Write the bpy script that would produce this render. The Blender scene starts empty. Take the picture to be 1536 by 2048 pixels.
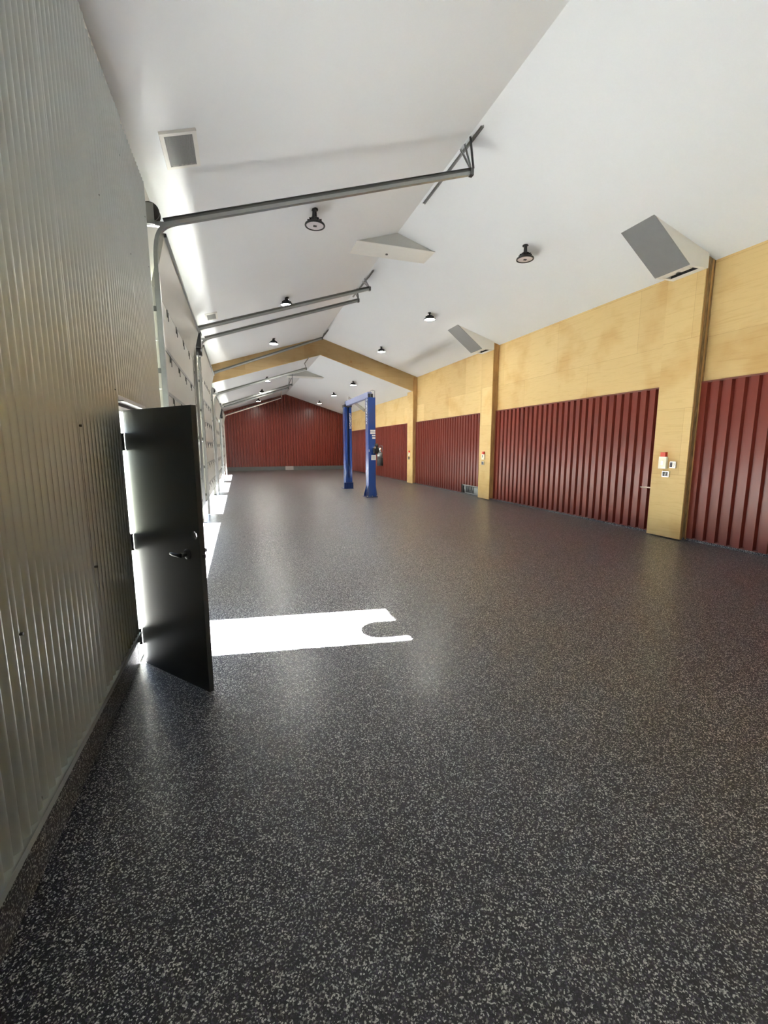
import bpy, bmesh, math, random
from mathutils import Vector, Matrix

random.seed(4)
SC = bpy.context.scene
COL = SC.collection

# ------------------------------------------------------------------ camera, sky, sun, exposure
CAM_POS = (0.9657, 0.0, 1.7594)
cam_d = bpy.data.cameras.new('camera')
cam = bpy.data.objects.new('camera', cam_d)
COL.objects.link(cam)
cam_d.sensor_fit = 'AUTO'
cam_d.sensor_width = 36.0
cam_d.lens = 869.69 / 2048.0 * 36.0
cam_d.clip_start = 0.02
cam_d.clip_end = 300
CR = Vector((0.94983984, -0.31272714, -0.00245251))
CU = Vector((0.04880842, 0.14048974, 0.98887834))
CF = Vector((0.30890454, 0.93939575, -0.14870647))
cam.matrix_world = Matrix(((CR.x, CU.x, -CF.x, CAM_POS[0]),
                           (CR.y, CU.y, -CF.y, CAM_POS[1]),
                           (CR.z, CU.z, -CF.z, CAM_POS[2]),
                           (0, 0, 0, 1)))
SC.camera = cam

SC.view_settings.view_transform = 'Standard'
SC.view_settings.look = 'None'
SC.view_settings.gamma = 1.0
SC.view_settings.use_curve_mapping = False
SC.view_settings.exposure = 2.28

world = bpy.data.worlds.new('sky')
SC.world = world
world.use_nodes = True
wn = world.node_tree
bg = wn.nodes['Background']
bg.inputs['Color'].default_value = (0.62, 0.78, 1.0, 1)
bg.inputs['Strength'].default_value = 2.2

SUN_STRENGTH = 85.0
sun_d = bpy.data.lights.new('sun', 'SUN')
sun_d.energy = SUN_STRENGTH
sun_d.angle = math.radians(0.55)
sun_d.color = (1.0, 0.99, 0.97)
sun = bpy.data.objects.new('sun', sun_d)
COL.objects.link(sun)
sun_dir = Vector((1.0, -0.145, -0.80)).normalized()
sun.rotation_euler = sun_dir.to_track_quat('-Z', 'Y').to_euler()

LAMP_EMIT = 85.0

# ------------------------------------------------------------------ room dimensions (metres)
W = 8.924
XR = 4.452
ZR, ZL, ZW = 6.340, 4.981, 4.921          # ridge, ceiling at left wall, ceiling at right wall
HB = 0.686                                # step down of the far ceiling
YB, YF, YN = 19.23, 34.15, -14.0           # step, far wall, wall behind the camera
SL = (ZR - ZL) / XR
SR = (ZR - ZW) / (W - XR)
def zc(x, low=False):
    z = ZL + SL * x if x <= XR else ZR - SR * (x - XR)
    return z - (HB if low else 0)

# ------------------------------------------------------------------ materials
def new_mat(name):
    m = bpy.data.materials.new(name)
    m.use_nodes = True
    nt = m.node_tree
    return m, nt, nt.nodes['Principled BSDF']

def N(nt, t, **kw):
    n = nt.nodes.new(t)
    for k, v in kw.items():
        setattr(n, k, v)
    return n

def simple(name, col, rough=0.5, metal=0.0, spec=0.5, noise=0.0, nscale=8.0, coat=0.0):
    m, nt, b = new_mat(name)
    b.inputs['Roughness'].default_value = rough
    b.inputs['Metallic'].default_value = metal
    b.inputs['Specular IOR Level'].default_value = spec
    b.inputs['Coat Weight'].default_value = coat
    tc = N(nt, 'ShaderNodeTexCoord')
    nz = N(nt, 'ShaderNodeTexNoise')
    nz.inputs['Scale'].default_value = nscale
    nz.inputs['Detail'].default_value = 4
    nt.links.new(tc.outputs['Object'], nz.inputs['Vector'])
    mp = N(nt, 'ShaderNodeMapRange')
    mp.inputs['To Min'].default_value = 1 - noise
    mp.inputs['To Max'].default_value = 1 + noise
    nt.links.new(nz.outputs['Fac'], mp.inputs['Value'])
    mx = N(nt, 'ShaderNodeMix', data_type='RGBA', blend_type='MULTIPLY')
    mx.inputs['Factor'].default_value = 1.0
    mx.inputs['A'].default_value = (*col, 1)
    nt.links.new(mp.outputs['Result'], mx.inputs['B'])
    nt.links.new(mx.outputs['Result'], b.inputs['Base Color'])
    return m

def emit_mat(name, col, strength):
    m, nt, b = new_mat(name)
    b.inputs['Base Color'].default_value = (*col, 1)
    b.inputs['Emission Color'].default_value = (*col, 1)
    b.inputs['Emission Strength'].default_value = strength
    return m

def ramp(nt, stops, interp='LINEAR'):
    r = N(nt, 'ShaderNodeValToRGB')
    r.color_ramp.interpolation = interp
    e = r.color_ramp.elements
    while len(e) < len(stops):
        e.new(0.5)
    for i, (p, c) in enumerate(stops):
        e[i].position = p
        e[i].color = (*c, 1)
    return r

def flake_floor(name, coat=0.55):
    m, nt, b = new_mat(name)
    tc = N(nt, 'ShaderNodeTexCoord')
    # warp, so that the chips are ragged rather than round
    nz = N(nt, 'ShaderNodeTexNoise')
    nz.inputs['Scale'].default_value = 200
    nz.inputs['Detail'].default_value = 2
    nt.links.new(tc.outputs['Object'], nz.inputs['Vector'])
    mul = N(nt, 'ShaderNodeVectorMath', operation='SCALE')
    mul.inputs['Scale'].default_value = 0.008
    nt.links.new(nz.outputs['Color'], mul.inputs[0])
    add = N(nt, 'ShaderNodeVectorMath', operation='ADD')
    nt.links.new(tc.outputs['Object'], add.inputs[0])
    nt.links.new(mul.outputs['Vector'], add.inputs[1])
    vo = N(nt, 'ShaderNodeTexVoronoi')
    vo.inputs['Scale'].default_value = 205
    nt.links.new(add.outputs['Vector'], vo.inputs['Vector'])
    sep = N(nt, 'ShaderNodeSeparateColor')
    nt.links.new(vo.outputs['Color'], sep.inputs['Color'])
    r = ramp(nt, [(0.0, (0.010, 0.011, 0.013)), (0.34, (0.021, 0.021, 0.025)),
                  (0.56, (0.034, 0.032, 0.045)), (0.66, (0.052, 0.042, 0.070)),
                  (0.77, (0.23, 0.23, 0.225)), (0.89, (0.58, 0.58, 0.56))], 'CONSTANT')
    nt.links.new(sep.outputs['Red'], r.inputs['Fac'])
    nt.links.new(r.outputs['Color'], b.inputs['Base Color'])
    b.inputs['Roughness'].default_value = 0.42
    b.inputs['Specular IOR Level'].default_value = 0.25
    b.inputs['Coat Weight'].default_value = coat
    b.inputs['Coat Roughness'].default_value = 0.26
    b.inputs['Coat IOR'].default_value = 1.45
    bp = N(nt, 'ShaderNodeBump')
    bp.inputs['Strength'].default_value = 0.22
    bp.inputs['Distance'].default_value = 0.002
    nt.links.new(sep.outputs['Green'], bp.inputs['Height'])
    nt.links.new(bp.outputs['Normal'], b.inputs['Normal'])
    bp2 = N(nt, 'ShaderNodeBump')
    bp2.inputs['Strength'].default_value = 0.26
    bp2.inputs['Distance'].default_value = 0.002
    nt.links.new(sep.outputs['Green'], bp2.inputs['Height'])
    nt.links.new(bp2.outputs['Normal'], b.inputs['Coat Normal'])
    return m

def plywood(name, axis='y', base=(0.62, 0.455, 0.21), seams=True, dark=1.0, sheet=(2.44, 1.22)):
    """pale plywood lying in the axis/z plane: sheets with their own tint, grain along the sheet, thin seams"""
    m, nt, b = new_mat(name)
    geo = N(nt, 'ShaderNodeNewGeometry')
    sx = N(nt, 'ShaderNodeSeparateXYZ')
    nt.links.new(geo.outputs['Position'], sx.inputs[0])
    cx = N(nt, 'ShaderNodeCombineXYZ')
    a = {'x': 'X', 'y': 'Y'}[axis]
    nt.links.new(sx.outputs[a], cx.inputs['X'])
    nt.links.new(sx.outputs['Z'], cx.inputs['Y'])
    br = N(nt, 'ShaderNodeTexBrick')
    br.offset = 0.45
    br.inputs['Scale'].default_value = 1.0
    br.inputs['Brick Width'].default_value = sheet[0]
    br.inputs['Row Height'].default_value = sheet[1]
    br.inputs['Mortar Size'].default_value = 0.0035 if seams else 0.0
    br.inputs['Mortar Smooth'].default_value = 0.3
    c0 = tuple(c * dark for c in base)
    br.inputs['Color1'].default_value = (*[c * 1.05 for c in c0], 1)
    br.inputs['Color2'].default_value = (c0[0] * 0.90, c0[1] * 0.87, c0[2] * 0.83, 1)
    br.inputs['Mortar'].default_value = (c0[0] * 0.74, c0[1] * 0.69, c0[2] * 0.62, 1)
    nt.links.new(cx.outputs[0], br.inputs['Vector'])
    # grain: stretched noise + blotches
    mp = N(nt, 'ShaderNodeMapping')
    mp.inputs['Scale'].default_value = (0.8, 9.0, 1.0)
    nt.links.new(cx.outputs[0], mp.inputs['Vector'])
    n1 = N(nt, 'ShaderNodeTexNoise')
    n1.inputs['Scale'].default_value = 2.2
    n1.inputs['Detail'].default_value = 7
    n1.inputs['Distortion'].default_value = 1.2
    nt.links.new(mp.outputs[0], n1.inputs['Vector'])
    n2 = N(nt, 'ShaderNodeTexNoise')
    n2.inputs['Scale'].default_value = 1.1
    n2.inputs['Detail'].default_value = 3
    nt.links.new(cx.outputs[0], n2.inputs['Vector'])
    r1 = ramp(nt, [(0.28, (0.92, 0.89, 0.83)), (0.48, (1, 1, 1)), (0.8, (1.02, 1.02, 1.0))])
    nt.links.new(n1.outputs['Fac'], r1.inputs['Fac'])
    r2 = ramp(nt, [(0.32, (0.88, 0.80, 0.68)), (0.5, (1, 1, 1)), (1.0, (1.02, 1.02, 1.0))])
    nt.links.new(n2.outputs['Fac'], r2.inputs['Fac'])
    m1 = N(nt, 'ShaderNodeMix', data_type='RGBA', blend_type='MULTIPLY')
    m1.inputs['Factor'].default_value = 1
    nt.links.new(br.outputs['Color'], m1.inputs['A'])
    nt.links.new(r1.outputs['Color'], m1.inputs['B'])
    m2 = N(nt, 'ShaderNodeMix', data_type='RGBA', blend_type='MULTIPLY')
    m2.inputs['Factor'].default_value = 1
    nt.links.new(m1.outputs['Result'], m2.inputs['A'])
    nt.links.new(r2.outputs['Color'], m2.inputs['B'])
    nt.links.new(m2.outputs['Result'], b.inputs['Base Color'])
    b.inputs['Roughness'].default_value = 0.55
    b.inputs['Specular IOR Level'].default_value = 0.3
    return m

def strand_wood(name, c0, c1, scale=26):
    m, nt, b = new_mat(name)
    tc = N(nt, 'ShaderNodeTexCoord')
    mp = N(nt, 'ShaderNodeMapping')
    mp.inputs['Scale'].default_value = (1, 1, 0.22)
    nt.links.new(tc.outputs['Object'], mp.inputs['Vector'])
    n = N(nt, 'ShaderNodeTexNoise')
    n.inputs['Scale'].default_value = scale
    n.inputs['Detail'].default_value = 5
    nt.links.new(mp.outputs[0], n.inputs['Vector'])
    r = ramp(nt, [(0.35, c0), (0.68, c1)])
    nt.links.new(n.outputs['Fac'], r.inputs['Fac'])
    nt.links.new(r.outputs['Color'], b.inputs['Base Color'])
    b.inputs['Roughness'].default_value = 0.65
    return m

M = {}
M['floor'] = flake_floor('flake_epoxy')
M['flake_curb'] = flake_floor('flake_curb', 0.1)
M['ceiling'] = simple('white_ceiling_paint', (0.79, 0.82, 0.84), 0.55, noise=0.015, nscale=1.5)
M['shade_white'] = simple('white_panel_shaded', (0.50, 0.51, 0.49), 0.55, noise=0.02)  # white of the ridge box end, its shade put into the colour
M['white'] = simple('white_paint', (0.80, 0.80, 0.76), 0.5, noise=0.02)
M['ply'] = plywood('plywood_wall')
M['ply_face'] = plywood('plywood_pilaster', sheet=(2.0, 1.22))
M['ply_beam'] = plywood('plywood_beam', axis='x', base=(0.40, 0.285, 0.14))
M['strand'] = strand_wood('strand_lumber', (0.15, 0.095, 0.042), (0.36, 0.24, 0.115))
M['brown'] = strand_wood('brown_lumber', (0.32, 0.175, 0.06), (0.50, 0.29, 0.11), 9)
M['red'] = simple('red_metal', (0.165, 0.028, 0.018), 0.29, spec=0.42, noise=0.05, nscale=3)
M['red_trim'] = simple('red_brown_trim', (0.16, 0.05, 0.03), 0.5)
M['galv_wall'] = simple('galvanised_corrugated', (0.47, 0.50, 0.49), 0.36, metal=0.7, noise=0.06, nscale=5)
M['galv'] = simple('galvanised_steel', (0.36, 0.375, 0.37), 0.36, metal=0.9, noise=0.08, nscale=20)
M['galv_dark'] = simple('galvanised_dull', (0.15, 0.155, 0.15), 0.45, metal=0.8, noise=0.1, nscale=20)
M['door_panel'] = simple('overhead_door_panel', (0.47, 0.475, 0.43), 0.45, noise=0.04, nscale=4)
M['door_rib'] = simple('overhead_door_rib', (0.26, 0.27, 0.26), 0.45, noise=0.05, nscale=9)
M['black_door'] = simple('black_door_paint', (0.026, 0.027, 0.027), 0.38, spec=0.55, noise=0.05, nscale=3)
M['black'] = simple('black_metal', (0.012, 0.012, 0.013), 0.4, spec=0.5)
M['rubber'] = simple('black_rubber', (0.02, 0.02, 0.02), 0.7)
M['jamb'] = simple('door_jamb', (0.62, 0.62, 0.58), 0.5)
M['blue'] = simple('blue_enamel', (0.014, 0.052, 0.23), 0.25, spec=0.6, noise=0.03, coat=0.4)
M['blue_dark'] = simple('dark_blue_enamel', (0.012, 0.035, 0.15), 0.35)
M['blue_pale'] = simple('pale_blue_beam', (0.20, 0.23, 0.40), 0.35, spec=0.5)
M['sheet_grey'] = simple('grey_sheet_metal', (0.36, 0.37, 0.37), 0.4, metal=0.55, noise=0.05)
M['grille'] = simple('vent_grille', (0.34, 0.35, 0.34), 0.5, metal=0.3)
M['sticker'] = simple('white_sticker', (0.78, 0.78, 0.74), 0.4)
M['sticker_print'] = simple('sticker_print', (0.25, 0.25, 0.25), 0.5)
M['red_plastic'] = simple('red_plastic', (0.62, 0.06, 0.03), 0.35)
M['plastic'] = simple('cream_plastic', (0.82, 0.78, 0.62), 0.35)
M['chrome'] = simple('steel_cover', (0.68, 0.68, 0.66), 0.25, metal=0.9)
M['lens_off'] = simple('unlit_lens', (0.62, 0.58, 0.60), 0.3)
M['lens_on'] = emit_mat('lit_lens', (1.0, 0.97, 0.88), LAMP_EMIT)
M['concrete'] = simple('pale_concrete', (0.34, 0.30, 0.28), 0.7, noise=0.1)
M['bounce_concrete'] = simple('bounce_slab_concrete', (0.12, 0.12, 0.12), 0.5, noise=0.08, nscale=2)
M['curb'] = simple('grey_curb', (0.105, 0.105, 0.10), 0.6, noise=0.15, nscale=12)
M['ground'] = simple('outdoor_gravel', (0.50, 0.50, 0.47), 0.9, noise=0.25, nscale=3)
M['grass'] = simple('outdoor_grass', (0.17, 0.19, 0.12), 0.9, noise=0.4, nscale=4)
M['hose'] = simple('hydraulic_hose', (0.25, 0.27, 0.30), 0.35, metal=0.6)
M['tan_bar'] = simple('tan_bar', (0.22, 0.20, 0.17), 0.5)
M['pink_rail'] = simple('pink_sheen_rail', (0.72, 0.60, 0.54), 0.35, metal=0.3)  # reflected pink put into the far rail's colour; the pipe stub shares it

# ------------------------------------------------------------------ mesh helpers
class MB:
    """collects shapes in world coordinates, then links them as one mesh object"""
    def __init__(self):
        self.v, self.f, self.sm = [], [], []
    def add(self, vs, fs, smooth=False):
        o = len(self.v)
        self.v += [tuple(p) for p in vs]
        for f in fs:
            self.f.append([o + i for i in f])
            self.sm.append(smooth)
        return self
    def box(self, a, b):
        x0, y0, z0 = a
        x1, y1, z1 = b
        return self.add([(x0, y0, z0), (x1, y0, z0), (x1, y1, z0), (x0, y1, z0),
                         (x0, y0, z1), (x1, y0, z1), (x1, y1, z1), (x0, y1, z1)],
                        [(3, 2, 1, 0), (4, 5, 6, 7), (0, 1, 5, 4), (1, 2, 6, 5), (2, 3, 7, 6), (3, 0, 4, 7)])
    def obox(self, o, ax, ay, az, a, b):
        """box in a local frame"""
        o, ax, ay, az = Vector(o), Vector(ax), Vector(ay), Vector(az)
        t = MB().box(a, b)
        self.add([o + ax * p[0] + ay * p[1] + az * p[2] for p in t.v], t.f)
        return self
    def bar(self, p, q, w, h, up=(0, 0, 1)):
        p, q = Vector(p), Vector(q)
        d = (q - p)
        L = d.length
        d.normalize()
        s = d.cross(Vector(up))
        if s.length < 1e-4:
            s = d.cross(Vector((0, 1, 0)))
        s.normalize()
        u = s.cross(d)
        return self.obox(p, d, s, u, (0, -w / 2, -h / 2), (L, w / 2, h / 2))
    def prism(self, poly, axis, a, b):
        """polygon (pairs) extruded along an axis from a to b"""
        n = len(poly)
        def P(u, v, t):
            return {'x': (t, u, v), 'y': (u, t, v), 'z': (u, v, t)}[axis]
        vs = [P(u, v, a) for u, v in poly] + [P(u, v, b) for u, v in poly]
        fs = [tuple(range(n))[::-1], tuple(range(n, 2 * n))]
        fs += [(i, (i + 1) % n, n + (i + 1) % n, n + i) for i in range(n)]
        return self.add(vs, fs)
    def tube(self, pts, r, seg=10, caps=True):
        pts = [Vector(p) for p in pts]
        n = len(pts)
        rings = []
        ref = None
        for i, p in enumerate(pts):
            d = (pts[min(i + 1, n - 1)] - pts[max(i - 1, 0)]).normalized()
            if ref is None:
                ref = d.orthogonal().normalized()
            ref = (ref - d * ref.dot(d)).normalized()
            s = d.cross(ref)
            rr = r[i] if isinstance(r, (list, tuple)) else r
            rings.append([p + (ref * math.cos(2 * math.pi * k / seg) + s * math.sin(2 * math.pi * k / seg)) * rr
                          for k in range(seg)])
        vs = [v for ring in rings for v in ring]
        fs = []
        for i in range(n - 1):
            for k in range(seg):
                a, b = i * seg + k, i * seg + (k + 1) % seg
                fs.append((a, b, b + seg, a + seg))
        self.add(vs, fs, True)
        if caps:
            o = len(self.v) - len(vs)
            self.f.append([o + k for k in range(seg)][::-1]); self.sm.append(False)
            self.f.append([o + (n - 1) * seg + k for k in range(seg)]); self.sm.append(False)
        return self
    def cyl(self, p, q, r, seg=16):
        return self.tube([p, q], r, seg)
    def lathe(self, c, prof, seg=24, axis=(0, 0, 1)):
        a = Vector(axis).normalized()
        e = a.orthogonal().normalized()
        g = a.cross(e)
        c = Vector(c)
        vs = []
        for r, z in prof:
            for k in range(seg):
                t = 2 * math.pi * k / seg
                vs.append(c + a * z + (e * math.cos(t) + g * math.sin(t)) * max(r, 1e-4))
        fs = []
        for i in range(len(prof) - 1):
            for k in range(seg):
                p, q = i * seg + k, i * seg + (k + 1) % seg
                fs.append((p, q, q + seg, p + seg))
        return self.add(vs, fs, True)
    def sweep(self, pts, section, side):
        """open polyline path in a plane whose normal is side; section = (offset along side, offset along normal)"""
        pts = [Vector(p) for p in pts]
        side = Vector(side).normalized()
        n = len(pts)
        m = len(section)
        vs = []
        for i, p in enumerate(pts):
            d = (pts[min(i + 1, n - 1)] - pts[max(i - 1, 0)]).normalized()
            nn = side.cross(d).normalized()
            for a, b in section:
                vs.append(p + side * a + nn * b)
        fs = []
        for i in range(n - 1):
            for k in range(m):
                a, b = i * m + k, i * m + (k + 1) % m
                fs.append((a, b, b + m, a + m))
        fs.append(tuple(range(m))[::-1])
        fs.append(tuple((n - 1) * m + k for k in range(m)))
        return self.add(vs, fs)
    def build(self, name, mat, parent=None, bevel=0.0, origin=None):
        me = bpy.data.meshes.new(name)
        org = Vector(origin) if origin is not None else Vector((0, 0, 0))
        if parent is not None:
            org = world_of(parent)
        elif origin is None and self.v:
            xs = [p[0] for p in self.v]; ys = [p[1] for p in self.v]; zs = [p[2] for p in self.v]
            org = Vector(((min(xs) + max(xs)) / 2, (min(ys) + max(ys)) / 2, min(zs)))
        me.from_pydata([tuple(Vector(p) - org) for p in self.v], [], self.f)
        for p, s in zip(me.polygons, self.sm):
            p.use_smooth = s
        bm = bmesh.new()
        bm.from_mesh(me)
        bmesh.ops.recalc_face_normals(bm, faces=bm.faces)
        bm.to_mesh(me)
        bm.free()
        me.materials.append(M[mat] if isinstance(mat, str) else mat)
        o = bpy.data.objects.new(name, me)
        COL.objects.link(o)
        if parent is not None:
            o.parent = parent
        else:
            o.location = org
        if bevel:
            b = o.modifiers.new('bevel', 'BEVEL')
            b.width = bevel
            b.segments = 2
            b.limit_method = 'ANGLE'
        return o

def world_of(o):
    p = Vector((0, 0, 0))
    while o is not None:
        p = p + Vector(o.location)
        o = o.parent
    return p

def tag(o, label=None, cat=None, group=None, kind=None):
    if label: o['label'] = label
    if cat: o['category'] = cat
    if group: o['group'] = group
    if kind: o['kind'] = kind
    return o

def thing(name, loc, label, cat, group=None, kind=None):
    o = bpy.data.objects.new(name, None)
    o.empty_display_size = 0.1
    COL.objects.link(o)
    o.location = loc
    return tag(o, label, cat, group, kind)

def copy_thing(o, loc, label):
    r = o.copy(); COL.objects.link(r)
    r.location = loc
    r['label'] = label
    def rec(src, dst):
        for ch in [c for c in bpy.data.objects if c.parent == src]:
            c = ch.copy(); COL.objects.link(c); c.parent = dst
            rec(ch, c)
    rec(o, r)
    return r

# ------------------------------------------------------------------ structure: floor, ground, ceiling
tag(MB().box((-0.15, YN, -0.12), (W + 0.15, -1.2, 0.0)).build('bounce_slab', 'bounce_concrete', origin=(0, 0, 0)),  # unseen slab added to bounce sunlight up to the ceiling
    'unseen grey slab behind the camera, added to bounce sunlight upwards', 'floor', kind='structure')
tag(MB().box((-0.15, -1.2, -0.12), (W + 0.15, YF + 0.15, 0.0)).build('floor', 'floor', origin=(0, 0, 0)),
    'dark grey speckled flake epoxy floor with a glossy coat', 'floor', kind='structure')
tag(MB().box((-70, -50, -0.30), (-3.2, 80, -0.04)).build('ground', 'grass', origin=(0, 0, 0)),
    'grass outside the left wall, glimpsed under the raised doors', 'ground', kind='structure')
tag(MB().box((-3.2, -50, -0.30), (-0.15, 80, -0.03)).build('ground_apron', 'ground', origin=(0, 0, 0)),
    'pale sunlit apron outside the left wall', 'ground', kind='structure')

def roof_slab(mb, y0, y1, low, t=0.2):
    zl, zr_, zw = zc(0, low), zc(XR, low), zc(W, low)
    e = 0.15
    mb.prism([(-e, zl - SL * e), (XR, zr_), (W + e, zw - SR * e), (W + e, zw + t), (XR, zr_ + t), (-e, zl + t)], 'y', y0, y1)
cmb = MB()
roof_slab(cmb, YN, YB + 0.02, False)
roof_slab(cmb, YB + 0.02, YF + 0.15, True, t=0.9)
tag(cmb.build('ceiling', 'ceiling', origin=(0, 0, 0)), 'white pitched ceiling, lower beyond the wooden beam', 'ceiling', kind='structure')

# ------------------------------------------------------------------ left wall
DOORS = [(6.25, 10.85, 3.82, False), (12.32, 17.02, 3.82, False), (18.25, 23.03, 3.20, True), (24.45, 29.42, 3.20, True)]
REAR = (-6.6, -1.4, 0.4)  # unseen gap added behind the camera, letting sun in to light the ceiling
REAR2 = (-13.0, -7.6, 0.4)  # second added gap, more bounced sun for the ceiling
MY0, MY1, MZ = 3.816, 4.72, 2.05
XI = 0.115                                   # inner face of the corrugated lining

wm = MB()
edges = [(YN, REAR2[0]), (REAR2[1], REAR[0]), (REAR[1], MY0), (MY1, DOORS[0][0])]
for i in range(3):
    edges.append((DOORS[i][1], DOORS[i + 1][0]))
edges.append((DOORS[3][1], YF + 0.2))
for a, b in edges:
    wm.box((-0.15, a, -0.1), (0.0, b, 5.0 if a < YB - 1 else 4.4))
wm.box((-0.15, 18.0, 4.3), (0, YB + 0.3, 5.05))
wm.box((-0.15, REAR[0], REAR[2]), (0, REAR[1], 5.0))
wm.box((-0.15, REAR2[0], REAR2[2]), (0, REAR2[1], 5.0))
wm.box((-0.15, MY0, MZ), (0, MY1, 5.0))
for a, b, z, low in DOORS:
    wm.box((-0.15, a, z), (0, b, 4.4 if low else 5.0))
wall_left = tag(wm.build('wall_left', 'white', origin=(0, 0, 0)), 'left wall carrying the row of overhead doors', 'wall', kind='structure')

# lining behind the corrugated sheets, on a flake-coated curb
lm = MB()
for a, b, z0 in ((REAR[1] + 0.02, MY0 - 0.02, 0.27), (MY1 + 0.02, 5.70, 0.27), (MY0 - 0.02, MY1 + 0.02, MZ + 0.03)):
    lm.box((0.0, a, z0), (XI - 0.024, b, 4.56))
tag(lm.build('wall_lining', 'galv_dark', wall_left), 'dull backing behind the corrugated sheets')
PITCH = 0.93 / 14
laps = [2.83 + 0.93 * k for k in range(-5, 4)]
laps[0] = REAR[1] + 0.02
laps[-1] = 5.70
def corr_x(y):
    return XI - 0.010 + 0.0125 * math.cos(2 * math.pi * (y - 2.83) / PITCH)
for i in range(len(laps) - 1):
    y0, y1 = laps[i], laps[i + 1]
    n = max(8, int(round((y1 - y0) / PITCH * 12)))
    ys = [y0 + (y1 + 0.018 - y0) * k / n for k in range(n + 1)]
    # split the sheet round the man door
    mb = MB()
    def strip(ya, yb, za, zb):
        yy = sorted({ya, yb} | {y for y in ys if ya < y < yb})
        vs, fs = [], []
        for y in yy:
            off = 0.012 * max(0.0, (y - y0) / (y1 - y0)) 
            x = corr_x(y) + off
            vs += [(x, y, za), (x, y, zb)]
        for k in range(len(yy) - 1):
            fs.append((2 * k, 2 * k + 2, 2 * k + 3, 2 * k + 1))
        if len(yy) > 1:
            mb.add(vs, fs, True)
    ya, yb = y0, y1 + (0.018 if i < len(laps) - 2 else 0)
    g0, g1 = MY0 - 0.006, MY1 + 0.03
    if yb <= g0 or ya >= g1:
        strip(ya, yb, 0.27, 4.58)
    else:
        strip(ya, yb, 2.115, 4.58)
        if ya < g0: strip(ya, g0, 0.27, 2.115)
        if yb > g1: strip(g1, yb, 0.27, 2.115)
    mb.build('corrugated_sheet', 'galv_wall', wall_left)
# screws along the laps
for (y, z) in [(2.84, 3.46), (2.86, 2.67), (2.90, 1.88), (2.95, 1.05), (3.76, 3.49), (3.74, 4.25), (3.77, 2.80), (3.75, 2.18),
               (4.61, 4.22), (4.69, 3.47), (4.67, 2.80), (1.97, 1.04), (2.0, 0.30), (1.95, 1.95), (1.93, 2.85), (4.70, 2.15), (5.62, 3.7), (5.62, 4.2)]:
    MB().cyl((corr_x(y) - 0.004, y, z), (corr_x(y) + 0.012, y, z), 0.007, 8).build('screw', 'black', wall_left)
# curb under the near wall and the base flashing
tag(MB().box((0.0, REAR[1] + 0.02, -0.02), (0.102, MY0 - 0.022, 0.275)).box((0.0, MY1 + 0.02, -0.02), (0.102, 5.72, 0.275))
    .build('trim_1', 'flake_curb', origin=(0, 0, 0)), 'flake-coated curb under the corrugated wall', 'curb', kind='structure')
tag(MB().box((0.085, REAR[1] + 0.02, 0.272), (0.135, MY0 - 0.03, 0.279)).box((0.131, REAR[1] + 0.02, 0.245), (0.137, MY0 - 0.03, 0.279))
    .build('baseboard_left', 'galv_wall', origin=(0, 0, 0)), 'thin grey metal flashing along the foot of the corrugated wall', 'base trim', kind='structure')
# door head flashing
tag(MB().box((0.10, MY0 - 0.05, 2.098), (0.165, MY1 + 0.05, 2.106)).box((0.126, MY0 - 0.05, 2.10), (0.131, MY1 + 0.05, 2.145))
    .build('trim_2', 'galv', origin=(0, 0, 0)), 'bright metal drip flashing over the open black door', 'trim', kind='structure')
# end cap of the corrugated wall
tag(MB().box((0.0, 5.70, 0.27), (0.128, 5.708, 4.57)).build('trim_3', 'galv_wall', origin=(0, 0, 0)),
    'grey corner trim where the corrugated wall ends', 'trim', kind='structure')

# ------------------------------------------------------------------ right wall, far wall, wall behind the camera
ZRED = 2.879
tag(MB().box((W, YN, -0.1), (W + 0.15, YF + 0.15, 5.05)).build('wall_right', 'ply', origin=(0, 0, 0)),
    'right wall, pale plywood above the red metal panels', 'wall', kind='structure')
tag(MB().box((-0.15, YF + 0.06, -0.1), (W + 0.15, YF + 0.2, 5.75)).build('wall_far', 'red_trim', origin=(0, 0, 0)),
    'far gable wall behind the red metal sheets', 'wall', kind='structure')
tag(MB().box((-0.15, YN - 0.15, -0.1), (W + 0.15, YN, 6.4)).build('wall_near', 'ply', origin=(0, 0, 0)),
    'gable wall behind the camera', 'wall', kind='structure')
tag(MB().box((0.0, YF - 0.03, -0.02), (4.25, YF + 0.06, 0.285)).box((4.86, YF - 0.03, -0.02), (W, YF + 0.06, 0.285))
    .build('baseboard_far', 'curb', origin=(0, 0, 0)), 'dark grey curb along the foot of the far red wall', 'curb', kind='structure')
tag(MB().box((4.25, YF - 0.06, 0.0), (4.86, YF + 0.06, 0.30)).build('concrete_block', 'concrete', bevel=0.01),
    'pale concrete block set into the dark curb of the far wall', 'block')
tag(MB().box((W - 0.045, YN, -0.02), (W, YF, 0.045)).build('baseboard_right', 'floor', origin=(0, 0, 0)),
    'low flake-coated curb along the right wall', 'curb', kind='structure')

RIB = 0.2035
def rib_profile(a0, a1, depth=0.056, ph=0.0):
    """(position, height) of the trapezoidal sheet between a0 and a1"""
    pts = []
    k = math.floor((a0 - ph) / RIB) - 1
    while True:
        s = ph + k * RIB
        if s > a1: break
        for d, h in ((0.0, depth), (0.118, depth), (0.136, 0.0), (0.1855, 0.0)):
            pts.append((s + d, h))
        k += 1
    out = []
    def at(a):
        for (p, h), (q, g) in zip(pts, pts[1:]):
            if p <= a <= q:
                return h + (g - h) * (a - p) / max(q - p, 1e-6)
        return depth
    out.append((a0, at(a0)))
    out += [(p, h) for p, h in pts if a0 + 1e-4 < p < a1 - 1e-4]
    out.append((a1, at(a1)))
    return out

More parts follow.
